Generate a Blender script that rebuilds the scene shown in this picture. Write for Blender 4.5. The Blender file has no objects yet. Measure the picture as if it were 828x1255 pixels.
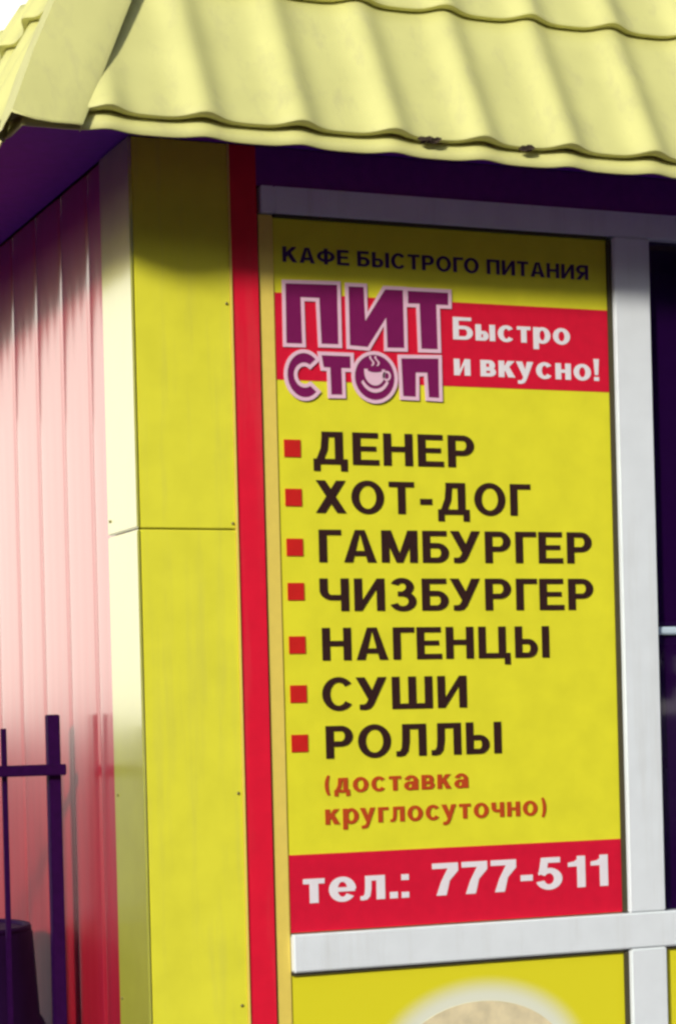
import bpy, bmesh, math, random
from mathutils import Vector, Matrix
from mathutils.geometry import tessellate_polygon, interpolate_bezier
R = math.radians
random.seed(7)
scene = bpy.context.scene
C = scene.collection

# ------------------------------------------------------------------ camera
cam_d = bpy.data.cameras.new('camera')
cam = bpy.data.objects.new('camera', cam_d); C.objects.link(cam)
cam.location = (-1.3491, -4.2317, 1.6)
cam.matrix_world = (Matrix.Translation(cam.location) @ Matrix.Rotation(-0.395609, 4, 'Z')
                    @ Matrix.Rotation(R(90), 4, 'X') @ Matrix.Rotation(-0.025281, 4, 'Z'))
cam_d.sensor_width = 36; cam_d.sensor_fit = 'AUTO'
cam_d.lens = 2718.23 / 1255 * 36
cam_d.shift_y = 0.20333
cam_d.clip_start = 0.05; cam_d.clip_end = 5000
scene.camera = cam

# ------------------------------------------------------------------ sky and sun
SUN = Vector((-1.2, -1.0, 0.67)).normalized()
world = bpy.data.worlds.new("World"); scene.world = world; world.use_nodes = True
wn = world.node_tree.nodes; wl = world.node_tree.links
sky = wn.new('ShaderNodeTexSky'); sky.sky_type = 'NISHITA'; sky.sun_disc = False
sky.sun_elevation = math.asin(SUN.z)
sky.sun_rotation = math.atan2(SUN.x, SUN.y)
sky.air_density = 1.0; sky.dust_density = 7.0; sky.ozone_density = 6.0
wn['Background'].inputs[1].default_value = 0.10
wl.new(sky.outputs[0], wn['Background'].inputs[0])
# white summer haze lying low all round the horizon, thinning with height
HAZE = 1.9
tc_ = wn.new('ShaderNodeTexCoord'); sp_ = wn.new('ShaderNodeSeparateXYZ'); wl.new(tc_.outputs['Generated'], sp_.inputs[0])
hr_ = wn.new('ShaderNodeMapRange'); hr_.interpolation_type = 'SMOOTHSTEP'
hr_.inputs[1].default_value = 0.24; hr_.inputs[2].default_value = 0.46; hr_.inputs[3].default_value = 1; hr_.inputs[4].default_value = 0
wl.new(sp_.outputs['Z'], hr_.inputs[0])
hb_ = wn.new('ShaderNodeBackground'); hb_.inputs[0].default_value = (1.0, 0.95, 0.83, 1); hb_.inputs[1].default_value = HAZE
ms_ = wn.new('ShaderNodeMixShader'); wl.new(hr_.outputs[0], ms_.inputs[0])
wl.new(wn['Background'].outputs[0], ms_.inputs[1]); wl.new(hb_.outputs[0], ms_.inputs[2])
wl.new(ms_.outputs[0], wn['World Output'].inputs[0])
sd = bpy.data.lights.new('sun', 'SUN'); sun = bpy.data.objects.new('sun', sd); C.objects.link(sun)
sd.energy = 3.4; sd.angle = R(6); sd.color = (1.0, 0.95, 0.86)
sun.rotation_euler = SUN.to_track_quat('Z', 'Y').to_euler()
sun.location = (-6, -4, 6)
scene.view_settings.view_transform = 'Standard'; scene.view_settings.look = 'None'
scene.view_settings.gamma = 1; scene.view_settings.exposure = 0.0
scene.cycles.filter_width = 2.7

# ------------------------------------------------------------------ materials
def mat(name, col, rough=0.5, metal=0.0, coat=0.0, coat_ior=1.5, coat_rough=0.1, grain=0.06, scale=40,
        bump=0.05, spec=0.5, streak=False, stain=0.0):
    m = bpy.data.materials.new(name); m.use_nodes = True
    n, l = m.node_tree.nodes, m.node_tree.links
    b = n['Principled BSDF']
    tc = n.new('ShaderNodeTexCoord')
    mp = n.new('ShaderNodeMapping'); mp.inputs['Scale'].default_value = (1, 1, 0.12 if streak else 1)
    l.new(tc.outputs['Object'], mp.inputs[0])
    nz = n.new('ShaderNodeTexNoise'); nz.inputs['Scale'].default_value = scale
    nz.inputs['Detail'].default_value = 5
    l.new(mp.outputs[0], nz.inputs['Vector'])
    mr = n.new('ShaderNodeMapRange'); mr.inputs[1].default_value = 0.3; mr.inputs[2].default_value = 0.7
    mr.inputs[3].default_value = 1 - grain; mr.inputs[4].default_value = 1 + grain
    l.new(nz.outputs[0], mr.inputs[0])
    mx = n.new('ShaderNodeVectorMath'); mx.operation = 'SCALE'
    mx.inputs[0].default_value = col; l.new(mr.outputs[0], mx.inputs['Scale'])
    last = mx.outputs[0]
    if stain:      # dusty runs and blotches left by rain
        m2 = n.new('ShaderNodeMapping'); m2.inputs['Scale'].default_value = (22, 22, 1.6); l.new(tc.outputs['Object'], m2.inputs[0])
        n3 = n.new('ShaderNodeTexNoise'); n3.inputs['Scale'].default_value = 1.0; n3.inputs['Detail'].default_value = 7; n3.inputs['Roughness'].default_value = .65
        l.new(m2.outputs[0], n3.inputs['Vector'])
        r3 = n.new('ShaderNodeMapRange'); r3.inputs[1].default_value = .52; r3.inputs[2].default_value = .74
        r3.inputs[3].default_value = 0; r3.inputs[4].default_value = stain; l.new(n3.outputs[0], r3.inputs[0])
        mm = n.new('ShaderNodeMixRGB'); l.new(r3.outputs[0], mm.inputs[0]); l.new(last, mm.inputs[1]); mm.inputs[2].default_value = (.34, .30, .20, 1)
        last = mm.outputs[0]
        a3 = n.new('ShaderNodeMath'); a3.operation = 'MULTIPLY_ADD'; l.new(n3.outputs[0], a3.inputs[0]); a3.inputs[1].default_value = .35; a3.inputs[2].default_value = rough - .17
        l.new(a3.outputs[0], b.inputs['Roughness'])
    l.new(last, b.inputs['Base Color'])
    b.inputs['Roughness'].default_value = rough; b.inputs['Metallic'].default_value = metal
    b.inputs['Coat Weight'].default_value = coat; b.inputs['Coat IOR'].default_value = coat_ior
    b.inputs['Coat Roughness'].default_value = coat_rough
    b.inputs['Specular IOR Level'].default_value = spec
    if bump:
        bp = n.new('ShaderNodeBump'); bp.inputs['Strength'].default_value = bump
        bp.inputs['Distance'].default_value = 0.004
        n2 = n.new('ShaderNodeTexNoise'); n2.inputs['Scale'].default_value = scale * 0.35
        l.new(mp.outputs[0], n2.inputs['Vector']); l.new(n2.outputs[0], bp.inputs['Height'])
        l.new(bp.outputs[0], b.inputs['Normal'])
        if coat: l.new(bp.outputs[0], b.inputs['Coat Normal'])
    return m

M = dict(
    roof=mat('pale yellow coated roof steel', (0.70, 0.685, 0.25), 0.65, coat=0.25, coat_ior=1.6, coat_rough=0.35, grain=0.05, scale=9, bump=0.08, stain=0.22),
    siding=mat('red coated siding steel', (0.46, 0.004, 0.018), 0.55, coat=1.0, coat_ior=3.4, coat_rough=0.19, grain=0.08, scale=30, bump=0.05, streak=True),
    yellow=mat('yellow cladding panel', (0.82, 0.785, 0.045), 0.55, grain=0.05, scale=12, bump=0.04, spec=0.3, stain=0.16),
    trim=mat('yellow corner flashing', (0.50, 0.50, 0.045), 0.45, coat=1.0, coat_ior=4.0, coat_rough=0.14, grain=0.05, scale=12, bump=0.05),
    red=mat('red strip', (0.80, 0.008, 0.035), 0.5, grain=0.05, scale=20, bump=0.02, spec=0.3, stain=0.1),
    soffit=mat('shade violet soffit board', (0.26, 0.025, 0.50), 0.8, grain=0.1, bump=0),  # violet tone of the shade put into the colour
    header=mat('shade violet header board', (0.20, 0.012, 0.26), 0.7, grain=0.1, bump=0),  # red board given its shaded violet tone as colour
    frame=mat('white frame plastic', (0.80, 0.85, 0.86), 0.4, grain=0.03, scale=15, bump=0.02, stain=0.16),
    yframe=mat('yellow film on frame', (0.85, 0.66, 0.12), 0.45, grain=0.03, bump=0),
    gasket_shade=mat('black rubber gasket', (0.06, 0.05, 0.02), 0.7, grain=0.1, bump=0),
    print_y=mat('yellow printed film', (0.82, 0.775, 0.030), 0.5, grain=0.05, scale=14, bump=0.02, spec=0.3),
    print_r=mat('crimson printed film', (0.70, 0.006, 0.035), 0.5, grain=0.05, bump=0, spec=0.3),
    text_k=mat('dark brown print', (0.035, 0.012, 0.010), 0.6, grain=0.1, bump=0, spec=0.2),
    text_v=mat('dark blue print', (0.05, 0.015, 0.10), 0.6, grain=0.1, bump=0, spec=0.2),
    text_w=mat('white print', (0.85, 0.80, 0.82), 0.6, grain=0.02, bump=0, spec=0.2),
    text_p=mat('pale pink print', (0.85, 0.55, 0.66), 0.6, grain=0.02, bump=0, spec=0.2),
    text_o=mat('brick orange print', (0.52, 0.065, 0.012), 0.6, grain=0.05, bump=0, spec=0.2),
    bullet=mat('red square print', (0.62, 0.015, 0.012), 0.6, grain=0.05, bump=0, spec=0.2),
    logo=mat('purple crimson print', (0.20, 0.008, 0.095), 0.6, grain=0.05, bump=0, spec=0.2),
    rivet=mat('dull rivet metal', (0.28, 0.24, 0.08), 0.4, 0.6, grain=0.1, bump=0),
    dark=mat('shade violet interior', (0.30, 0.05, 0.50), 0.8, grain=0.1, bump=0),  # violet of the unlit inside put into the colour
    pale=mat('pale blue window reflection', (0.55, 0.68, 0.75), 0.4, grain=0.03, bump=0),  # colour of a reflection on the window glass
    steelblue=mat('grey blue window reflection', (0.65, 0.66, 0.85), 0.4, grain=0.03, bump=0),  # colour of the upright reflections on the glass
    iron=mat('dark painted iron', (0.022, 0.0015, 0.040), 0.65, spec=0.06, grain=0.15, scale=60, bump=0.05),
    drum=mat('dark violet plastic drum', (0.018, 0.003, 0.036), 0.65, spec=0.06, grain=0.15, scale=10, bump=0.05),
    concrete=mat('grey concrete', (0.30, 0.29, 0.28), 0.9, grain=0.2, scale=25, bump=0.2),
    paving=mat('violet tinted paving slab', (0.055, 0.036, 0.115), 0.9, grain=0.2, scale=20, bump=0.2),  # violet put into the unseen slabs to tint light bounced into shade
    soil=mat('dry ground', (0.040, 0.032, 0.050), 0.95, grain=0.3, scale=2, bump=0.3),
    deck=mat('grey roofing felt', (0.16, 0.16, 0.16), 0.9, grain=0.2, bump=0.1),
    leafdry=mat('dry dark leaf', (0.05, 0.03, 0.015), 0.8, grain=0.3, bump=0),
)

def glass_mat():
    m = bpy.data.materials.new('dark window glass'); m.use_nodes = True
    n, l = m.node_tree.nodes, m.node_tree.links
    n.remove(n['Principled BSDF']); out = n['Material Output']
    t = n.new('ShaderNodeBsdfTransparent'); t.inputs[0].default_value = (0.62, 0.55, 0.75, 1)
    g = n.new('ShaderNodeBsdfGlossy'); g.inputs['Roughness'].default_value = 0.03
    f = n.new('ShaderNodeFresnel'); f.inputs[0].default_value = 1.45
    mx = n.new('ShaderNodeMixShader')
    d = n.new('ShaderNodeBsdfDiffuse'); d.inputs[0].default_value = (0.050, 0.006, 0.11, 1)      # violet mixed in to brighten the dark seen in the window
    m0 = n.new('ShaderNodeMixShader'); m0.inputs[0].default_value = 0.30
    l.new(t.outputs[0], m0.inputs[1]); l.new(d.outputs[0], m0.inputs[2])
    l.new(f.outputs[0], mx.inputs[0]); l.new(m0.outputs[0], mx.inputs[1]); l.new(g.outputs[0], mx.inputs[2])
    l.new(mx.outputs[0], out.inputs[0])
    return m
M['glass'] = glass_mat()

def burger_print():
    # flat printed picture: yellow film with a soft white halo round the burger
    m = bpy.data.materials.new('burger poster print'); m.use_nodes = True
    n, l = m.node_tree.nodes, m.node_tree.links
    b = n['Principled BSDF']; b.inputs['Roughness'].default_value = 0.5
    tc = n.new('ShaderNodeTexCoord'); mp = n.new('ShaderNodeMapping')
    mp.inputs['Location'].default_value = (-0.733 / 0.258, 0, -0.86 / 0.187)
    mp.inputs['Scale'].default_value = (1 / 0.258, 0, 1 / 0.187)
    ln = n.new('ShaderNodeVectorMath'); ln.operation = 'LENGTH'
    mr = n.new('ShaderNodeMapRange'); mr.interpolation_type = 'SMOOTHSTEP'
    mr.inputs[1].default_value = 0.78; mr.inputs[2].default_value = 1.04
    mr.inputs[3].default_value = 1; mr.inputs[4].default_value = 0
    mx = n.new('ShaderNodeMixRGB'); mx.inputs[1].default_value = (0.80, 0.73, 0.015, 1)
    mx.inputs[2].default_value = (0.82, 0.84, 0.66, 1)
    l.new(tc.outputs['Object'], mp.inputs[0]); l.new(mp.outputs[0], ln.inputs[0])
    l.new(ln.outputs['Value'], mr.inputs[0]); l.new(mr.outputs[0], mx.inputs[0])
    l.new(mx.outputs[0], b.inputs['Base Color'])
    return m
M['poster'] = burger_print()
M['bun'] = mat('printed bun', (0.80, 0.69, 0.42), 0.5, grain=0.13, scale=30, bump=0)
M['salad'] = mat('printed lettuce', (0.20, 0.42, 0.05), 0.5, grain=0.4, scale=30, bump=0)
M['patty'] = mat('printed patty', (0.16, 0.06, 0.02), 0.5, grain=0.4, scale=60, bump=0)
M['tomato'] = mat('printed tomato', (0.65, 0.06, 0.02), 0.5, grain=0.2, scale=30, bump=0)

# ------------------------------------------------------------------ helpers
def obj(name, bm, m, parent=None, smooth=False, angle=None):
    me = bpy.data.meshes.new(name); bm.to_mesh(me); bm.free()
    me.materials.append(m)
    o = bpy.data.objects.new(name, me); C.objects.link(o)
    if smooth or angle:
        for p in me.polygons: p.use_smooth = True
        if angle: me.set_sharp_from_angle(angle=R(angle))
    if parent: o.parent = parent
    return o

def thing(name, label, cat, loc=(0, 0, 0), group=None):
    o = bpy.data.objects.new(name, None); C.objects.link(o)
    o.location = loc; o.empty_display_size = 0.2
    o['label'] = label; o['category'] = cat
    if group: o['group'] = group
    return o

def box(bm, x0, x1, y0, y1, z0, z1, bev=0.0):
    r = bmesh.ops.create_cube(bm, size=1)
    vs = r['verts']
    for v in vs:
        v.co = ((x0 + x1) / 2 + v.co.x * (x1 - x0), (y0 + y1) / 2 + v.co.y * (y1 - y0), (z0 + z1) / 2 + v.co.z * (z1 - z0))
    if bev:
        es = {e for v in vs for e in v.link_edges}
        bmesh.ops.bevel(bm, geom=list(es), offset=bev, segments=2, affect='EDGES')
    return bm

def boxo(name, m, parent, x0, x1, y0, y1, z0, z1, bev=0.0):
    return obj(name, box(bmesh.new(), x0, x1, y0, y1, z0, z1, bev), m, parent)

def lathe(bm, prof, seg, cx=0, cy=0, cap=True):
    rings = []
    for r, z in prof:
        rings.append([bm.verts.new((cx + r * math.cos(2 * math.pi * i / seg), cy + r * math.sin(2 * math.pi * i / seg), z)) for i in range(seg)])
    for a, b in zip(rings, rings[1:]):
        for i in range(seg):
            bm.faces.new((a[i], a[(i + 1) % seg], b[(i + 1) % seg], b[i]))
    if cap:
        bm.faces.new(list(reversed(rings[0]))); bm.faces.new(rings[-1])
    return bm

def plate(bm, pts, y0, y1):
    """flat outline in the facade plane (x, z) given a thickness from y0 (front) to y1"""
    f = [bm.verts.new((x, y0, z)) for x, z in pts]; b = [bm.verts.new((x, y1, z)) for x, z in pts]
    n = len(pts)
    for i in range(n): bm.faces.new((f[i], b[i], b[(i + 1) % n], f[(i + 1) % n]))
    for t in tessellate_polygon([[Vector((x, z, 0)) for x, z in pts]]):
        bm.faces.new([f[k] for k in t]); bm.faces.new([b[k] for k in reversed(t)])
    bmesh.ops.recalc_face_normals(bm, faces=bm.faces)
    return bm

def offset_poly(pts, d):
    out = []; n = len(pts)
    area = sum(pts[i][0] * pts[(i + 1) % n][1] - pts[(i + 1) % n][0] * pts[i][1] for i in range(n))
    sg = 1 if area > 0 else -1
    for i in range(n):
        p, q, r = Vector(pts[i - 1]), Vector(pts[i]), Vector(pts[(i + 1) % n])
        a = (q - p).normalized(); b = (r - q).normalized()
        na = Vector((a.y, -a.x)) * sg; nb = Vector((b.y, -b.x)) * sg
        m = na + nb
        k = m.dot(na)
        m = m / k if k > 0.25 else m / 0.25
        out.append((q.x + m.x * d, q.y + m.y * d))
    return out

def outline(bm, pts, w, y0, y1):
    o = offset_poly(pts, w / 2); i_ = offset_poly(pts, -w / 2)
    n = len(pts)
    v = [[bm.verts.new((x, y, z)) for x, z in ring] for ring, y in ((o, y0), (i_, y0), (o, y1), (i_, y1))]
    for k in range(n):
        j = (k + 1) % n
        bm.faces.new((v[0][k], v[1][k], v[1][j], v[0][j]))
        bm.faces.new((v[2][k], v[0][k], v[0][j], v[2][j]))
        bm.faces.new((v[1][k], v[3][k], v[3][j], v[1][j]))
    bmesh.ops.recalc_face_normals(bm, faces=bm.faces)
    return bm

# block letters drawn stroke by stroke: boxes, polygons and elliptical bands; unit = letter height
def glyph(ch, V, H):
    """returns (width, [polygon loops...]) with V the upright and H the level stroke"""
    S_ = []
    def r(x0, y0, x1, y1): S_.append([(x0, y0), (x1, y0), (x1, y1), (x0, y1)])
    def p(*pts): S_.append(list(pts))
    def arc(cx, cy, rx, ry, a0, a1, n=22, v=V, h=H):
        o = [(cx + rx * math.cos(R(a0 + (a1 - a0) * i / n)), cy + ry * math.sin(R(a0 + (a1 - a0) * i / n))) for i in range(n + 1)]
        i_ = [(cx + (rx - v) * math.cos(R(a0 + (a1 - a0) * i / n)), cy + (ry - h) * math.sin(R(a0 + (a1 - a0) * i / n))) for i in range(n + 1)]
        S_.append(('band', o, i_))
    def bowl(x, y0, y1, w, left=False):
        ry = (y1 - y0) / 2; rx = min(w * .62, ry * 1.15)
        if left:
            r(x + rx, y0, x + w, y0 + H); r(x + rx, y1 - H, x + w, y1); arc(x + rx, y0 + ry, rx, ry, 90, 270)
        else:
            r(x, y0, x + w - rx, y0 + H); r(x, y1 - H, x + w - rx, y1); arc(x + w - rx, y0 + ry, rx, ry, -90, 90)
    w = 0.72
    if ch in 'Гг': w = .56; r(0, 0, V, 1); r(0, 1 - H, w, 1)
    elif ch in 'Пп': w = .74; r(0, 0, V, 1); r(w - V, 0, w, 1); r(V, 1 - H, w - V, 1)
    elif ch == 'Е': w = .64; r(0, 0, V, 1); r(V, 1 - H, w, 1); r(V, 0, w + .02, H); r(V, .5 - H * .42, w - .05, .5 + H * .48)
    elif ch in 'Нн': w = .74; r(0, 0, V, 1); r(w - V, 0, w, 1); r(V, .5 - H * .4, w - V, .5 + H * .6)
    elif ch in 'Ии': w = .76; r(0, 0, V, 1); r(w - V, 0, w, 1); p((V * .95, 0), (w - V * .95, .70), (w - V * .95, 1), (V * .95, .30))
    elif ch == 'Р': w = .68; r(0, 0, V, 1); bowl(V, .36, 1, w - V)
    elif ch == 'Я': w = .72; r(w - V, 0, w, 1); bowl(0, .38, 1, w - V, True); p((0, 0), (V * 1.2, 0), (.52, .42), (.52 - V * 1.15, .42))
    elif ch == 'Б': w = .68; r(0, 0, V, 1); r(V, 1 - H, w - .05, 1); bowl(V, 0, .62, w - V)
    elif ch == 'Вв' or ch in 'Вв': w = .72; r(0, 0, V, 1); bowl(V, 0, .56, w - V); bowl(V, .56 - H * .9, 1, w - V - .04)
    elif ch in 'Ыы': w = .94; r(0, 0, V, 1); bowl(V, 0, .60, .62 - V); r(w - V, 0, w, 1)
    elif ch in 'Хх': w = .78; k = V * 1.2; p((0, 0), (k, 0), (w - .01, 1), (w - k - .01, 1)); p((0.01, 1), (k + .01, 1), (w, 0), (w - k, 0))
    elif ch in 'Оо': w = .84; arc(w / 2, .5, w / 2, .52, 0, 360, 40)
    elif ch in 'Сс': w = .80; arc(.41, .5, .41, .52, 38, 322, 34)
    elif ch in 'Тт': w = .66; r(w / 2 - V / 2, 0, w / 2 + V / 2, 1 - H); r(0, 1 - H, w, 1)
    elif ch in 'Дд':
        w = .84; f = .21 if ch == 'Д' else .24
        r(0, -f, V * .85, H); r(w - V * .85, -f, w, H); r(V * .85, 0, w - V * .85, H); r(w - .11 - V, H, w - .11, 1 - H)
        r(.21, 1 - H, w - .11, 1); p((.08, H), (.08 + V * .9, H), (.21 + V * .72, .45), (.22 + V * .8, 1 - H), (.21, 1 - H), (.185, .5))
    elif ch == 'А': w = .82; k = V * 1.12; c = w / 2; p((0, 0), (k, 0), (c + .02, 1), (c - k * .55, 1)); p((w - k, 0), (w, 0), (c + k * .55, 1), (c - .02, 1)); r(.2, .20, w - .2, .20 + H * .95)
    elif ch in 'Мм': w = .92; c = w / 2; k = V * 1.15; r(0, 0, V, 1); r(w - V, 0, w, 1); p((0.02, 1), (V * 1.25, 1), (c + V * .42, 0), (c - V * .42, 0)); p((w - .02, 1), (w - V * 1.25, 1), (c - V * .42, 0), (c + V * .42, 0))
    elif ch == 'У': w = .78; p((0, 1), (V * 1.15, 1), (.45, .50), (.34, .24)); p((w, 1), (w - V * 1.12, 1), (.29, .27), (.25, .19), (.19, .165), (.09, .165), (.09, 0), (.24, -.01), (.36, .03), (.44, .14))
    elif ch == 'у': w = .82; p((0, 1), (V * 1.1, 1), (.48, .32), (.36, .0)); p((w, 1), (w - V * 1.08, 1), (.32, -.02), (.27, -.12), (.20, -.16), (.08, -.16), (.08, -.36), (.24, -.37), (.38, -.31), (.47, -.16))
    elif ch in 'Чч': w = .72; r(w - V, 0, w, 1); r(0, .64, V, 1); arc(.30, .64, .30, .64 - .33, 180, 270, 10); r(.30, .33, w - V, .33 + H)
    elif ch in 'Зз': w = .68; arc(.31, .735, .30, .285, -80, 158, 22); arc(.33, .29, .34, .31, -160, 80, 22); r(.2, .53 - H * .5, .40, .53 + H * .42)
    elif ch in 'Цц': w = .86; r(0, 0, V, 1); r(.74 - V, 0, .74, 1); r(V, 0, w, H); r(w - V * .8, -.2, w, 0.01)
    elif ch in 'Шш': w = 1.04; r(0, 0, V, 1); r(w / 2 - V / 2, H, w / 2 + V / 2, 1); r(w - V, 0, w, 1); r(V, 0, w - V, H)
    elif ch in 'Лл': w = .78; r(w - V, 0, w, 1); r(.16, 1 - H, w - V, 1); p((0, 0), (.10, -.01), (.22, .02), (.31, .15), (.35, .45), (.355, 1 - H), (.16, 1 - H), (.155, .5), (.14, .26), (.10, .17), (0, .165))
    elif ch in 'Кк': w = .78; r(0, 0, V, 1); p((V * .9, .36), (V * .9, .62), (w - V * 1.3, 1), (w - .02, 1)) if False else p((V * .9, .30), (w - .02, 1), (w - V * 1.30, 1), (V * .9, .62)); p((w, 0), (.26 + V * .8, .68), (.30, .42), (w - V * 1.25, 0))
    elif ch == 'Ф': w = .96; r(w / 2 - V / 2, -.02, w / 2 + V / 2, 1.02); arc(w / 2, .51, w / 2, .37, 0, 360, 40)
    elif ch == 'а': w = .80; r(w - V - .02, 0, w - .02, .66); arc(.40, .62, .38, .40, 0, 165, 18); arc(.33, .295, .33, .315, 0, 360, 30, V, H * .9); r(.33, .44, w - V, .44 + H * .85)
    elif ch == 'е': w = .84; arc(.42, .5, .42, .52, 0, 325, 34); r(V * .8, .5 - H * .45, w - .03, .5 + H * .4)
    elif ch == 'р': w = .84; r(0, -.37, V, 1); arc(.44, .5, .40, .52, 0, 360, 36)
    elif ch == '-': w = .36; r(.02, .30, .34, .30 + H * 1.1)
    elif ch == '.': w = .24; r(.02, 0, .22 if V < .22 else V, .20 if V < .22 else V)
    elif ch == ':': w = .24; r(.02, 0, .26, .24); r(.02, .74, .26, .98)
    elif ch == '!': w = .26; r(.02, 0, .26, .24); p((.06, .36), (.22, .36), (.27, 1.36), (.01, 1.36))
    elif ch == '(': w = .34; arc(.42, .52, .42, .88, 128, 232, 18, V * .8, V * .3)
    elif ch == ')': w = .34; arc(-.08, .52, .42, .88, -52, 52, 18, V * .8, V * .3)
    elif ch == '7': w = .66; r(0, 1 - H, w, 1); p((w, 1 - H), (w, .92 - H), (.44, .45), (.35, 0), (.35 - V * 1.15, 0), (.22, .42), (w - V * 1.2, 1 - H))
    elif ch == '5': w = .68; r(.12, 1 - H, .62, 1); p((.12, 1), (.12 + V * .9, 1), (.27, .60), (.22, .52), (.04, .45)); arc(.32, .325, .35, .345, -165, 148, 30)
    elif ch == '1': w = .52; r(.30, 0, .30 + V, 1); p((.06, .67), (.06, .80), (.22, .83), (.32, .91), (.35, 1), (.40, 1), (.40, .67))
    return w, S_

def lettering(body, m, parent, x0, x1, base, h, y=0.0040, lower=False, V=0.20, H=0.165, gap=0.13):
    """one line of print, a mesh per letter: x0..x1 ink width, base line height, cap (or x-) height h, in metres on the facade"""
    line = bpy.data.objects.new('lettering', None); C.objects.link(line)
    line.parent = parent; line.location = Vector((x0, y, base)) - parent.location
    items = []; x = 0
    for ch in body:
        if ch == ' ': x += .34; continue
        sc = 1.38 if lower and ch.isupper() else 1.0
        w, st = glyph(ch, V / sc, H / sc)
        w *= sc
        if ch in 'Уу': x -= .09
        items.append((ch, x, w, st, sc)); x += w + gap - (.07 if ch in 'Гг' else 0)
    x -= gap; x = max(x, 0.1); kx = (x1 - x0) / x
    for ch, gx, w, st, sc in items:
        bm = bmesh.new(); d = 0.0
        for s_ in st:
            if s_[0] == 'band':
                _, o, i_ = s_
                A = [bm.verts.new((a * sc * kx, d, b * sc * h)) for a, b in o]; B = [bm.verts.new((a * sc * kx, d, b * sc * h)) for a, b in i_]
                for k in range(len(A) - 1): bm.faces.new((A[k], A[k + 1], B[k + 1], B[k]))
                loops = [o, i_]
            else:
                vs = [bm.verts.new((a * sc * kx, d, b * sc * h)) for a, b in s_]
                for t in tessellate_polygon([[Vector((a, b, 0)) for a, b in s_]]): bm.faces.new([vs[k] for k in t])
                loops = [s_]
            for lp in loops:      # the thin cut edge of the film
                n = len(lp)
                A = [bm.verts.new((a * sc * kx, d, b * sc * h)) for a, b in lp]; B = [bm.verts.new((a * sc * kx, 0.0005, b * sc * h)) for a, b in lp]
                for k in range(n):
                    if len(loops) == 2 and k == n - 1: continue
                    bm.faces.new((A[k], B[k], B[(k + 1) % n], A[(k + 1) % n]))
            d -= 0.00004
        for f in bm.faces:
            f.normal_update()
            if f.normal.y > 0.5: f.normal_flip()
        o = obj('letter', bm, m, line); o.location = (gx * kx, 0, 0)
    return line

# ------------------------------------------------------------------ ground
def sheet(name, m, x0, x1, y0, y1, z):
    bm = bmesh.new(); bm.faces.new([bm.verts.new(p) for p in ((x0, y0, z), (x1, y0, z), (x1, y1, z), (x0, y1, z))])
    o = obj(name, bm, m); o['kind'] = 'structure'; return o
sheet('ground', M['soil'], -1500, 1500, -1500, 1500, 0)
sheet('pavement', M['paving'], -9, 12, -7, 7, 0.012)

# wood added out of view to block low sky light and mirror dark in the window: trunks and leaf clusters
M['leaf'] = mat('dark bluish leaves', (0.040, 0.045, 0.055), 0.7, grain=0.3, scale=3, bump=0)  # bluish tint put in for the light bounced into the shade
def blocker_wood():
    rng = random.Random(3); vs = []; fs = []
    for k in range(44):
        if k < 30: cx = -34 + k * 2.8 + rng.uniform(-1, 1); cy = -24 + rng.uniform(-2, 2)
        else: cx = -36 + rng.uniform(-2, 2); cy = -22 + (k - 30) * 2.6
        H = rng.uniform(12, 14)
        b = len(vs)
        for z, r in ((0, .25), (H * .7, .1)):
            for i in range(6): vs.append((cx + r * math.cos(i * 1.047), cy + r * math.sin(i * 1.047), z))
        for i in range(6): fs.append((b + i, b + (i + 1) % 6, b + 6 + (i + 1) % 6, b + 6 + i))
        for q in range(1500):
            d = Vector((rng.gauss(0, 1), rng.gauss(0, 1), rng.gauss(0, 1))).normalized() * rng.uniform(.3, 1) ** .5
            p = Vector((cx + d.x * 2.6, cy + d.y * 2.2, H * .55 + d.z * H * .47)); sz = rng.uniform(.16, .38)
            a = Vector((rng.gauss(0, 1), rng.gauss(0, 1), rng.gauss(0, 1))).normalized(); c = a.orthogonal().normalized() * sz
            e = a.cross(c)
            b = len(vs); vs += [tuple(p + c), tuple(p + e), tuple(p - c), tuple(p - e)]; fs.append((b, b + 1, b + 2, b + 3))
    me = bpy.data.meshes.new('blocker_wood'); me.from_pydata(vs, [], fs); me.materials.append(M['leaf'])
    o = bpy.data.objects.new('blocker_wood', me); C.objects.link(o); o['kind'] = 'stuff'
blocker_wood()

# ------------------------------------------------------------------ kiosk
WX, WY = 3.6, 3.3            # footprint
kiosk = thing('fast_food_kiosk', 'small kiosk with pale yellow metal tile roof, red siding and yellow corner column', 'kiosk')
K = kiosk
boxo('plinth', M['concrete'], K, -0.02, WX + 0.02, -0.02, WY + 0.02, 0.004, 0.20, 0.01)

# yellow corner column: front cladding boards and the folded corner flashing
boxo('cladding_panel', M['yellow'], K, 0.0015, 0.2035, -0.004, 0.02, 1.9935, 2.775, 0.0015)
boxo('cladding_panel', M['yellow'], K, 0.0015, 0.2035, -0.004, 0.02, 0.20, 1.9905, 0.0015)
for z0, z1 in ((1.9935, 2.775), (0.20, 1.9905)):
    bm = bmesh.new()
    box(bm, -0.006, 0.001, -0.0055, 0.195, z0, z1, 0.0025)
    obj('corner_flashing', bm, M['trim'], K, angle=35)
boxo('column_edging', M['yframe'], K, 0.2035, 0.2075, -0.007, 0.02, 0.20, 2.775)
boxo('red_strip', M['red'], K, 0.2075, 0.2665, -0.003, 0.02, 0.20, 2.775, 0.001)
def rivet(p, ax):
    bm = bmesh.new(); bmesh.ops.create_icosphere(bm, subdivisions=2, radius=0.0034)
    for v in bm.verts: v.co[ax] *= 0.5; v.co += Vector(p)
    obj('rivet', bm, M['rivet'], K, smooth=True)
for x, z in ((0.1965, 2.004), (0.1935, 1.457), (0.190, 1.027), (0.195, 2.45), (0.19, 0.6)): rivet((x, -0.0055, z), 1)
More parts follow.
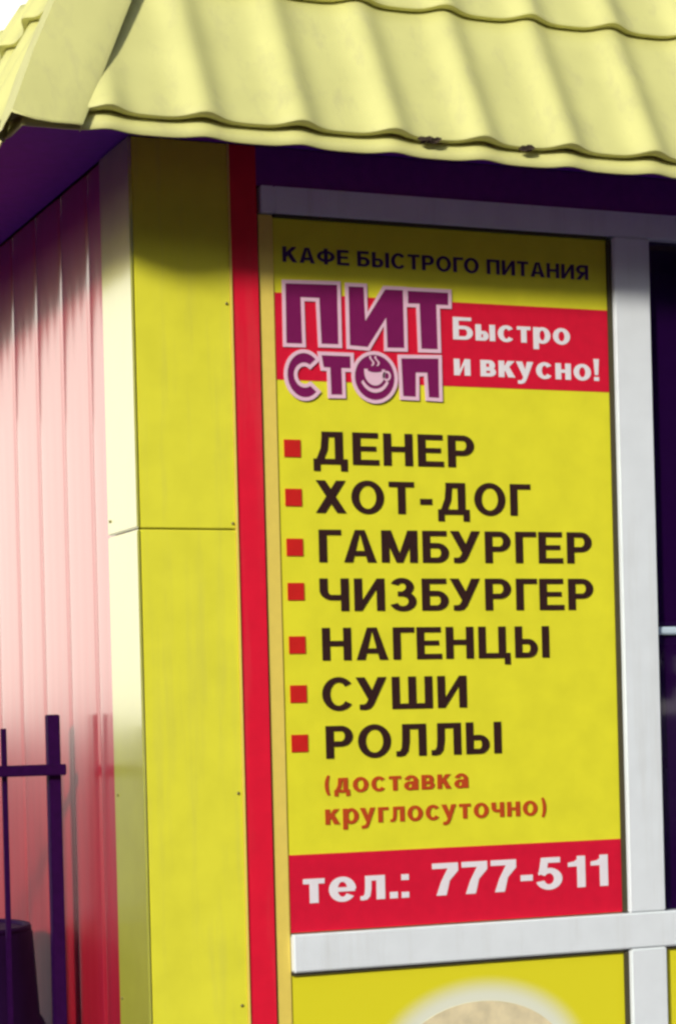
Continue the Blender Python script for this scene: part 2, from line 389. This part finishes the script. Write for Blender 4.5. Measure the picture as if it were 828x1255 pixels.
for y, z in ((0.176, 2.022), (0.168, 1.457), (0.174, 1.037), (0.18, 0.6)): rivet((-0.0075, y, z), 0)

# side wall: vertical red siding sheets, each a folded profile
def siding_mesh(w, z0, z1):
    prof = [(0, 0.0012), (0.004, 0.0), (0.014, -0.0006)]
    n = 9
    for i in range(n + 1):
        t = i / n; yy = 0.014 + (w - 0.028) * t
        prof.append((yy, -0.0010 - 0.0012 * math.sin(math.pi * t) - (0.0007 if i % 3 == 1 else 0)))
    prof += [(w - 0.012, -0.0006), (w - 0.004, 0.0), (w, 0.0012)]
    bm = bmesh.new()
    nz = 14
    rows = [[bm.verts.new((d + 0.006, y, z0 + (z1 - z0) * k / nz)) for y, d in prof] for k in range(nz + 1)]
    for a, b in zip(rows, rows[1:]):
        for i in range(len(prof) - 1): bm.faces.new((a[i], b[i], b[i + 1], a[i + 1]))
    bmesh.ops.recalc_face_normals(bm, faces=bm.faces)
    if sum(f.normal.x for f in bm.faces) > 0: bmesh.ops.reverse_faces(bm, faces=bm.faces)
    return bm
W0 = 0.2125
base = obj('siding_panel', siding_mesh(W0, 0.20, 2.775), M['siding'], K, angle=50)
base.location = (0, 0.118, 0)
for i in range(1, 15):
    o = base.copy(); C.objects.link(o); o.parent = K; o.location = (0.0, 0.118 + W0 * i, 0)
# plain back and right walls, inner wall behind the siding
boxo('wall', M['header'], K, 0.016, 0.05, 0.02, WY, 0.20, 2.775)
boxo('wall', M['header'], K, 0.05, WX, WY - 0.05, WY, 0.20, 2.775)
boxo('wall', M['header'], K, WX - 0.05, WX, 0.02, WY - 0.05, 0.20, 2.775)
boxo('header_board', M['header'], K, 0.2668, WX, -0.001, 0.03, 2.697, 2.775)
boxo('floor_slab', M['dark'], K, 0.05, WX - 0.05, 0.05, WY - 0.05, 0.20, 0.22)
boxo('ceiling_board', M['dark'], K, 0.05, WX - 0.05, 0.05, WY - 0.05, 2.74, 2.77)
boxo('partition', M['dark'], K, 0.05, WX - 0.05, 0.75, 0.78, 0.22, 2.74)
boxo('partition', M['dark'], K, 1.04, 1.07, 0.06, 0.75, 0.22, 2.74)
# soffit boards under the overhang
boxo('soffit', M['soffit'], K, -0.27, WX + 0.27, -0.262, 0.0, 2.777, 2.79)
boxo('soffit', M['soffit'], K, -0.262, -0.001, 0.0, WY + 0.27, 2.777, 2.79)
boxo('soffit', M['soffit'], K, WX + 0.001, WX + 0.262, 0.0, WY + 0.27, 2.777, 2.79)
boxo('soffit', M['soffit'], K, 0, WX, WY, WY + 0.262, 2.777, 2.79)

# window frame on the front: white bars, yellow film on the left jamb
FR = -0.010
wf = boxo('window_frame', M['frame'], K, 0.3035, WX - 0.12, FR, 0.05, 2.6405, 2.6955, 0.002)      # head
boxo('head_end', M['frame'], wf, 0.274, 0.3033, FR, 0.05, 2.6405, 2.6955, 0.002)
boxo('left_jamb', M['yframe'], wf, 0.2685, 0.3025, 0.0025, 0.05, 0.30, 2.6385, 0.002)
boxo('jamb_groove', M['gasket_shade'], K, 0.2662, 0.2687, 0.001, 0.02, 0.30, 2.6385)
MULL = [1.0925, 1.975, 2.858]
for k, mx_ in enumerate(MULL):
    boxo('mullion', M['frame'], wf, mx_, mx_ + 0.090, FR, 0.05, 1.1635, 2.6395, 0.003)
    boxo('mullion', M['frame'], wf, mx_, mx_ + 0.090, FR, 0.05, 0.30, 1.0845, 0.003)
boxo('right_jamb', M['frame'], wf, WX - 0.20, WX - 0.121, FR, 0.05, 0.30, 2.6395, 0.003)
boxo('transom', M['frame'], wf, 0.3035, WX - 0.201, FR - 0.001, 0.05, 1.0855, 1.1630, 0.003)
boxo('bottom_rail', M['frame'], wf, 0.3035, WX - 0.201, FR - 0.001, 0.05, 0.22, 0.299, 0.003)
boxo('wall', M['red'], K, WX - 0.12, WX, -0.002, 0.02, 0.20, 2.775)
# gaskets right of the panes, and dark strips for the shade line on top
def gaskets_and_shade(x0, x1, z0, z1, left=True):
    bm = bmesh.new()
    box(bm, x1, x1 + 0.010, 0.000, 0.03, z0, z1)
    box(bm, x0, x1, -0.001, 0.03, z1, z1 + 0.006)
    obj('gasket_shade', bm, M['gasket_shade'], wf)
gaskets_and_shade(0.304, 1.0815, 1.1665, 2.634)
gaskets_and_shade(0.304, 1.0815, 0.300, 1.0785)
gaskets_and_shade(1.1835, 1.964, 0.300, 1.0785)
for x0, x1 in ((1.1835, 1.9745), (2.066, 2.8575), (2.949, 3.399)):
    p = boxo('glass_pane', M['glass'], wf, x0, x1, 0.018, 0.022, 1.1645, 2.6395)
for x0, x1 in ((2.066, 2.8575), (2.949, 3.399)):
    boxo('sill_panel', M['print_y'], wf, x0, x1, 0.006, 0.02, 0.300, 1.0840)
# reflections in the dark window, modelled as a pale cross bar and upright strips
boxo('reflection_bar', M['pale'], wf, 1.1835, 1.9740, 0.006, 0.0178, 1.7710, 1.7880, 0.003)
boxo('reflection_band', M['pale'], K, 1.19, 1.97, 0.024, 0.050, 1.750, 1.800, 0.004)
rk = boxo('reflection_strip', M['steelblue'], K, 1.2040, 1.2130, 0.0235, 0.0300, 1.50, 1.715)
boxo('reflection_strip', M['steelblue'], K, 1.2080, 1.2170, 0.0235, 0.0300, 1.16, 1.475)
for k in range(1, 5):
    boxo('reflection_strip', M['steelblue'], K, 1.2210 + 0.16 * k, 1.2300 + 0.16 * k, 0.0235, 0.0300, 1.50, 1.715)
    boxo('reflection_strip', M['steelblue'], K, 1.2300 + 0.16 * k, 1.2390 + 0.16 * k, 0.0235, 0.0300, 1.16, 1.475)

# ------------------------------------------------------------------ roof
TH = R(63); CT, ST = math.cos(TH), math.sin(TH)
PITCH = 0.1936; OV = 0.30; ZE = 2.697
roof = bpy.data.objects.new('roof', None); C.objects.link(roof); roof.parent = K
def wave(u, ph):
    c = 0.5 + 0.5 * math.cos(2 * math.pi * ((u - ph) / PITCH))
    p = (u - ph) / PITCH
    c2 = 0.5 + 0.5 * math.cos(2 * math.pi * p + 0.45 * math.sin(2 * math.pi * p))
    return c2 ** 1.35
def course(L, rows, ph, place):
    """rows: (s along slope, base lift, wave height); u runs along the eave 0..L, clipped by the hips at 45 degrees"""
    du = PITCH / 16; n = int(L / du) + 1
    bm = bmesh.new(); grid = []
    for s, lift, a in rows:
        ins = s * CT
        row = []
        for i in range(n + 1):
            u = min(max(i * du, ins), L - ins)
            hd = min(u - ins, L - ins - u); q = min(max((hd - 0.06) / 0.11, 0), 1)
            o = lift + a * wave(u, ph) * (q * q * (3 - 2 * q))
            row.append(bm.verts.new(place(u, s * CT - o * ST, ZE + s * ST + o * CT)))
        grid.append(row)
    for a, b in zip(grid, grid[1:]):
        for i in range(n):
            vs = (a[i], a[i + 1], b[i + 1], b[i])
            if (a[i].co - a[i + 1].co).length < 1e-6 and (b[i].co - b[i + 1].co).length < 1e-6: continue
            bm.faces.new(vs)
    bmesh.ops.remove_doubles(bm, verts=bm.verts, dist=1e-6)
    bmesh.ops.recalc_face_normals(bm, faces=bm.faces)
    if sum(f.normal.z * f.calc_area() for f in bm.faces) < 0: bmesh.ops.reverse_faces(bm, faces=bm.faces)
    return bm
S1, CL, TOP = 0.036, 0.345, 0.565
def build_side(L, ph, place):
    a0, a1 = 0.010, 0.022
    o1 = course(L, [(0.0, 0.0, a0), (0.02, 0.0, a0), (S1 + 0.03, -0.002, a0)], ph, place)
    e = obj('tile_course', o1, M['roof'], roof, angle=40)
    def rows(s0, s1):
        r = [(s0 + 0.004, 0.000, a1 * .75), (s0, 0.009, a1 * .9), (s0 - 0.001, 0.0160, a1), (s0 + 0.003, 0.0180, a1 * 1.02)]
        for t in (0.06, 0.15, 0.3, 0.5, 0.7, 0.85, 1.0):
            r.append((s0 + (s1 - s0) * t, 0.0180 * (1 - t * 0.95), a1 * (1.02 - 0.20 * t)))
        return r
    e2 = obj('tile_course', course(L, rows(S1, S1 + CL + 0.01), ph, place), M['roof'], roof, angle=40)
    e3 = obj('tile_course', course(L, rows(S1 + CL, TOP), ph, place), M['roof'], roof, angle=40)
    for q in (e, e2, e3):
        md = q.modifiers.new('thickness', 'SOLIDIFY'); md.thickness = 0.0025; md.offset = -1
LF, LS = WX + 2 * OV, WY + 2 * OV
PH = 0.6334 + OV
build_side(LF, PH, lambda u, v, z: (u - OV, -OV + v, z))
build_side(LS, 0.11, lambda u, v, z: (-OV + v, u - OV, z))
build_side(LF, PH, lambda u, v, z: (u - OV, WY + OV - v, z))
build_side(LS, 0.11, lambda u, v, z: (WX + OV - v, u - OV, z))
# hip caps: folded strips over the four corners
def hip(cx, cy, sx, sy):
    bm = bmesh.new()
    D = Vector((sx * CT, sy * CT, ST)).normalized()
    up = Vector((-sx, -sy, 0)).normalized()
    nF = Vector((0, -sy * ST, CT)); nS = Vector((-sx * ST, 0, CT))
    aF = (Vector((sx, 0, 0))); aS = Vector((0, sy, 0))
    w = 0.112
    length = TOP / (D.z / ST)
    sec = []
    for t in (-0.012, 0.0, 0.25, 0.5, 0.75, 1.0):
        p = Vector((cx, cy, ZE)) + D * (length * t / 1.0 if t > 0 else t * 0.7) 
        n2 = (nF + nS).normalized()
        def F(k, h): return p + aF * k + nF * h
        def S(k, h): return p + aS * k + nS * h
        lo = 0.010 if t <= 0.0 else 0.019
        pts = [F(w, 0.002 if t <= 0 else 0.020), F(w, lo + 0.008), F(w * .9, lo + 0.012), F(w * .5, lo + 0.012), F(w * .2, lo + 0.016),
               p + n2 * (lo + 0.028),
               S(w * .2, lo + 0.016), S(w * .5, lo + 0.012), S(w * .9, lo + 0.012), S(w, lo + 0.008), S(w, 0.002 if t <= 0 else 0.020)]
        sec.append([bm.verts.new(q) for q in pts])
    for a, b in zip(sec, sec[1:]):
        for i in range(len(a) - 1): bm.faces.new((a[i], a[i + 1], b[i + 1], b[i]))
    bmesh.ops.recalc_face_normals(bm, faces=bm.faces)
    if sum(f.normal.z for f in bm.faces) < 0: bmesh.ops.reverse_faces(bm, faces=bm.faces)
    o = obj('hip_cap', bm, M['roof'], roof, angle=50)
    md = o.modifiers.new('thickness', 'SOLIDIFY'); md.thickness = 0.002; md.offset = -1
    return o
hc = hip(-OV, -OV, 1, 1)
hip(WX + OV, -OV, -1, 1); hip(-OV, WY + OV, 1, -1); hip(WX + OV, WY + OV, -1, -1)
bm = bmesh.new(); bmesh.ops.create_icosphere(bm, subdivisions=2, radius=0.006)
for v in bm.verts: v.co += Vector((-0.134, -0.222, 2.880))
obj('rivet', bm, M['rivet'], roof, smooth=True)
ins = TOP * CT - OV
boxo('roof_deck', M['deck'], roof, ins + .01, WX - ins - .01, ins + .01, WY - ins - .01, ZE + TOP * ST - 0.02, ZE + TOP * ST + 0.003)

# dried leaves caught on the eave
def leaf_clump(x, n, label):
    t = thing('dried_leaf_clump', label, 'dried leaves', (x, -0.299, 2.731), 'dried leaves caught on the roof edge')
    for k in range(n):
        bm = bmesh.new(); l = random.uniform(.010, .015); w = l * .5
        pts = [(-l, 0, 0), (-l * .3, w, .003), (l * .4, w * .8, .004), (l, 0, .001), (l * .4, -w * .8, .003), (-l * .3, -w, .002)]
        c = bm.verts.new((0, 0, -.001)); vs = [bm.verts.new(p) for p in pts]
        for i in range(6): bm.faces.new((c, vs[i], vs[(i + 1) % 6]))
        o = obj('leaf', bm, M['leafdry'], t)
        o.location = ((k - (n - 1) / 2) * .0062, random.uniform(-.003, .001), random.uniform(-.002, .002))
        o.rotation_euler = (random.uniform(1.0, 1.5), random.uniform(-.5, .5), random.uniform(-.25, .25))
leaf_clump(0.517, 6, 'larger dark clump of dried leaves stuck in a roof edge hollow, left one')
leaf_clump(0.732, 3, 'smaller dark bit of dried leaves stuck in a roof edge hollow, right one')

# ------------------------------------------------------------------ menu sign
sign = thing('menu_sign', 'tall yellow Cyrillic cafe menu sign with red bands and phone number', 'menu sign', (0.69, 0.006, 1.165))
S = sign
def put(o):   # sign parts are modelled in facade coordinates; keep them there under the sign's own origin
    o.matrix_parent_inverse = S.matrix_basis.inverted(); return o
def sbox(name, m, *a): return put(boxo(name, m, S, *a))
sbox('board', M['print_y'], 0.3035, 1.0810, 0.006, 0.016, 1.1655, 2.6335)
sbox('header_band', M['print_r'], 0.3040, 1.0805, 0.0050, 0.0060, 2.3015, 2.4800)
sbox('phone_band', M['print_r'], 0.3040, 1.0805, 0.0050, 0.0060, 1.1660, 1.3255)
MENU = [('ДЕНЕР', 0.3798, 0.7486, 2.1300), ('ХОТ-ДОГ', 0.3824, 0.8744, 2.0290), ('ГАМБУРГЕР', 0.3869, 1.0270, 1.9270),
        ('ЧИЗБУРГЕР', 0.3860, 1.0281, 1.8262), ('НАГЕНЦЫ', 0.3887, 0.9169, 1.7240), ('СУШИ', 0.3860, 0.7168, 1.6205),
        ('РОЛЛЫ', 0.3914, 0.7962, 1.5210)]
for w, a, b, z in MENU:
    lettering(w, M['text_k'], S, a, b, z, 0.0675)
BUL = [2.161, 2.060, 1.9575, 1.8665, 1.7567, 1.656, 1.5545]
bq = None
for i, z in enumerate(BUL):
    o = put(boxo('bullet_square', M['bullet'], S, 0.3155, 0.3515, 0.0035, 0.0050, z - 0.0178, z + 0.0178))
lettering('(доставка', M['text_o'], S, 0.3866, 0.7159, 1.4500, 0.0305, lower=True, V=.25, H=.20, gap=.16)
lettering('круглосуточно)', M['text_o'], S, 0.3860, 0.8996, 1.3850, 0.0315, lower=True, V=.25, H=.20, gap=.16)
lettering('тел.:', M['text_w'], S, 0.3331, 0.5700, 1.2250, 0.0500, lower=True, V=.27, H=.21)
lettering('777-511', M['text_w'], S, 0.6256, 1.0471, 1.2250, 0.0680, V=.22, H=.17, gap=.09)
lettering('КАФЕ БЫСТРОГО ПИТАНИЯ', M['text_v'], S, 0.3230, 1.0357, 2.5440, 0.0315)
lettering('Быстро', M['text_w'], S, 0.7063, 0.9868, 2.4010, 0.0345, lower=True, V=.27, H=.21)
lettering('и вкусно!', M['text_w'], S, 0.7062, 1.0560, 2.3250, 0.0350, lower=True, V=.27, H=.21)
# logo: block letters with a pale outline, cup emblem in the letter O
POLY = [
 [(0.3232, 2.5030), (0.4459, 2.5060), (0.4458, 2.3750), (0.4001, 2.3745), (0.3975, 2.4690), (0.3639, 2.4686), (0.3650, 2.3730), (0.3222, 2.3725)],
 [(0.4636, 2.5040), (0.5057, 2.5045), (0.5065, 2.4394), (0.5484, 2.5020), (0.5953, 2.5025), (0.5954, 2.3735), (0.5485, 2.3725), (0.5486, 2.4304), (0.5097, 2.3720), (0.4636, 2.3740)],
 [(0.5984, 2.5017), (0.7001, 2.5022), (0.6997, 2.4686), (0.6720, 2.4682), (0.6726, 2.3739), (0.6268, 2.3734), (0.6250, 2.4682), (0.5985, 2.4675)],
 [(0.3985, 2.3585), (0.4715, 2.3587), (0.4715, 2.3262), (0.4511, 2.3258), (0.4516, 2.2708), (0.4190, 2.2700), (0.4180, 2.3260), (0.4040, 2.3264)],
 [(0.5793, 2.3590), (0.6735, 2.3620), (0.6730, 2.2709), (0.6413, 2.2718), (0.6390, 2.3233), (0.6201, 2.3228), (0.6187, 2.2716), (0.5820, 2.2722)],
]
cc, r1x, r1z = (0.3640, 2.3120), 0.0415, 0.0495
cpts = []
for k in range(25):
    a = R(42 + (318 - 42) * k / 24); cpts.append((cc[0] + r1x * math.cos(a), cc[1] + r1z * math.sin(a)))
for k in range(17):
    a = R(310 - (310 - 50) * k / 16); cpts.append((cc[0] + 0.0195 * math.cos(a), cc[1] + 0.022 * math.sin(a)))
cpts.reverse()
for q_, P_ in enumerate(POLY + [cpts]):
    e_ = 0.00012 * q_
    o = put(obj('logo_letter', plate(bmesh.new(), P_, 0.0032 - e_, 0.0048), M['logo'], S))
    o2 = obj('letter_outline', outline(bmesh.new(), P_, 0.0075, 0.0022 - e_, 0.0040), M['text_p'], o)
oc = (0.5215, 2.3130)
def ell(cx, cz, rx, rz, a0=0, a1=360, n=36):
    k = n if a1 - a0 >= 360 else n + 1
    return [(cx + rx * math.cos(R(a0 + (a1 - a0) * i / n)), cz + rz * math.sin(R(a0 + (a1 - a0) * i / n))) for i in range(k)]
ring = put(obj('logo_letter', plate(bmesh.new(), ell(*oc, 0.0480, 0.0500), 0.0020, 0.0031), M['logo'], S))
obj('letter_outline', outline(bmesh.new(), ell(*oc, 0.0490, 0.0510), 0.0075, 0.0010, 0.0028), M['text_p'], ring)
emb = put(obj('cup_emblem', plate(bmesh.new(), ell(oc[0], oc[1] + 0.011, 0.0235, 0.028, 180, 360, 18) + [(oc[0] + 0.0235, oc[1] + 0.017), (oc[0] - 0.0235, oc[1] + 0.017)], 0.0008, 0.0019), M['text_p'], S))
obj('handle', outline(bmesh.new(), ell(oc[0] + 0.0270, oc[1] + 0.004, 0.0075, 0.0085, n=16), 0.0040, 0.0008, 0.0019), M['text_p'], emb)
sa = ell(oc[0], oc[1] + 0.006, 0.034, 0.038, 205, 335, 16); sb_ = list(reversed(ell(oc[0], oc[1] + 0.009, 0.030, 0.033, 208, 332, 16)))
obj('saucer', plate(bmesh.new(), sa + sb_, 0.0008, 0.0019), M['text_p'], emb)
obj('coffee', plate(bmesh.new(), ell(oc[0], oc[1] + 0.0150, 0.0165, 0.0045, n=20), 0.0002, 0.0007), M['logo'], emb)
for dx in (-0.008, 0.004):
    st = [(oc[0] + dx + 0.004 * math.sin(k * .9), oc[1] + 0.024 + k * 0.0034) for k in range(7)]
    st2 = [(x + 0.0038, z) for x, z in reversed(st)]
    obj('steam', plate(bmesh.new(), st + st2, 0.0008, 0.0019), M['text_p'], emb)

# ------------------------------------------------------------------ posters below the transom
def poster(x0, x1, label, cx):
    t = thing('burger_poster', label, 'poster', (x0 + 0.0, 0.006, 0.30), 'yellow posters under the windows')
    pi = Matrix.Translation(t.location).inverted()
    def pp(o): o.matrix_parent_inverse = pi; return o
    b = pp(boxo('board', M['poster'], t, x0, x1, 0.006, 0.016, 0.3015, 1.0780)); 
    sh = cx - 0.733
    if sh:   # the print is laid out round the board's own origin
        for v in b.data.vertices: v.co.x -= sh
        b.location.x += sh
    def e(name, m, dx, cz, rx, rz, a0, a1, y, tail=()):
        pp(obj(name, plate(bmesh.new(), ell(cx + dx, cz, rx, rz, a0, a1, 30) + list(tail), y, y + 0.0008), m, t))
    wob = lambda k: 0.006 * math.sin(k * 2.1)
    e('top_bun', M['bun'], 0, 0.850, 0.206, 0.146, 0, 180, 0.0050)
    l = [(cx - 0.24 + 0.48 * k / 24, 0.852 + wob(k)) for k in range(25)] + [(cx + 0.24 - 0.48 * k / 24, 0.815 - abs(wob(k)) * 2) for k in range(25)]
    pp(obj('lettuce', plate(bmesh.new(), l, 0.0042, 0.0048), M['salad'], t))
    l = [(cx - 0.22, 0.822), (cx + 0.22, 0.822), (cx + 0.215, 0.80), (cx - 0.215, 0.80)]
    pp(obj('tomato', plate(bmesh.new(), l, 0.0034, 0.0040), M['tomato'], t))
    l = [(cx - 0.225, 0.802), (cx + 0.225, 0.802), (cx + 0.225, 0.765), (cx + 0.20, 0.750), (cx - 0.20, 0.750), (cx - 0.225, 0.765)]
    pp(obj('patty', plate(bmesh.new(), l, 0.0026, 0.0032), M['patty'], t))
    e('bottom_bun', M['bun'], 0, 0.748, 0.215, 0.062, 180, 360, 0.0044)
    return t
poster(0.3035, 1.0810, 'yellow poster of a haloed burger bun, under the menu sign', 0.733)
poster(1.1840, 1.9640, 'yellow poster under the dark window, only its left edge in view', 1.600)

# ------------------------------------------------------------------ iron fence beside the side wall
fence = thing('iron_fence', 'dark iron fence section ending in a post beside the red side wall', 'fence', (-0.052, 0.50, 0))
def fo(name, *a, bev=0.002):
    o = boxo(name, M['iron'], fence, *a, bev); o.matrix_parent_inverse = Matrix.Translation((-0.052, 0.50, 0)).inverted(); return o
fo('post', -0.0645, -0.0375, 0.4865, 0.5135, 0.012, 1.628)
fo('rail', -2.20, -0.030, 0.470, 0.4862, 1.4950, 1.5195)
fo('rail', -2.20, -0.030, 0.470, 0.4862, 0.25, 0.275)
for k in range(17):
    x = -0.163 - 0.118 * k
    fo('bar', x - 0.0055, x + 0.0055, 0.4865, 0.4975, 0.20, 1.600, bev=0.001)
fo("post", -2.2130, -2.186, 0.4865, 0.5135, 0.012, 1.628)

# ------------------------------------------------------------------ drum
drum = thing('plastic_drum', 'dark violet drum standing behind the iron fence', 'drum', (-0.262, 0.765, 0.012))
DR = 0.215
bm = lathe(bmesh.new(), [(DR * 1.10, 0.0), (DR * 1.12, 0.30), (DR * 1.13, 0.72), (DR * 1.13, 0.91), (DR * 1.10, 0.925), (DR * 1.065, 0.935), (DR * 1.01, 1.125), (DR * 1.0, 1.130)], 48)
obj('body', bm, M['drum'], drum, angle=40)
bm = lathe(bmesh.new(), [(DR * 0.995, 1.1305), (DR * 1.0, 1.138), (DR * 0.985, 1.143), (DR * 0.93, 1.143), (DR * 0.92, 1.136)], 48)
obj('lid', bm, M['drum'], drum, angle=40)
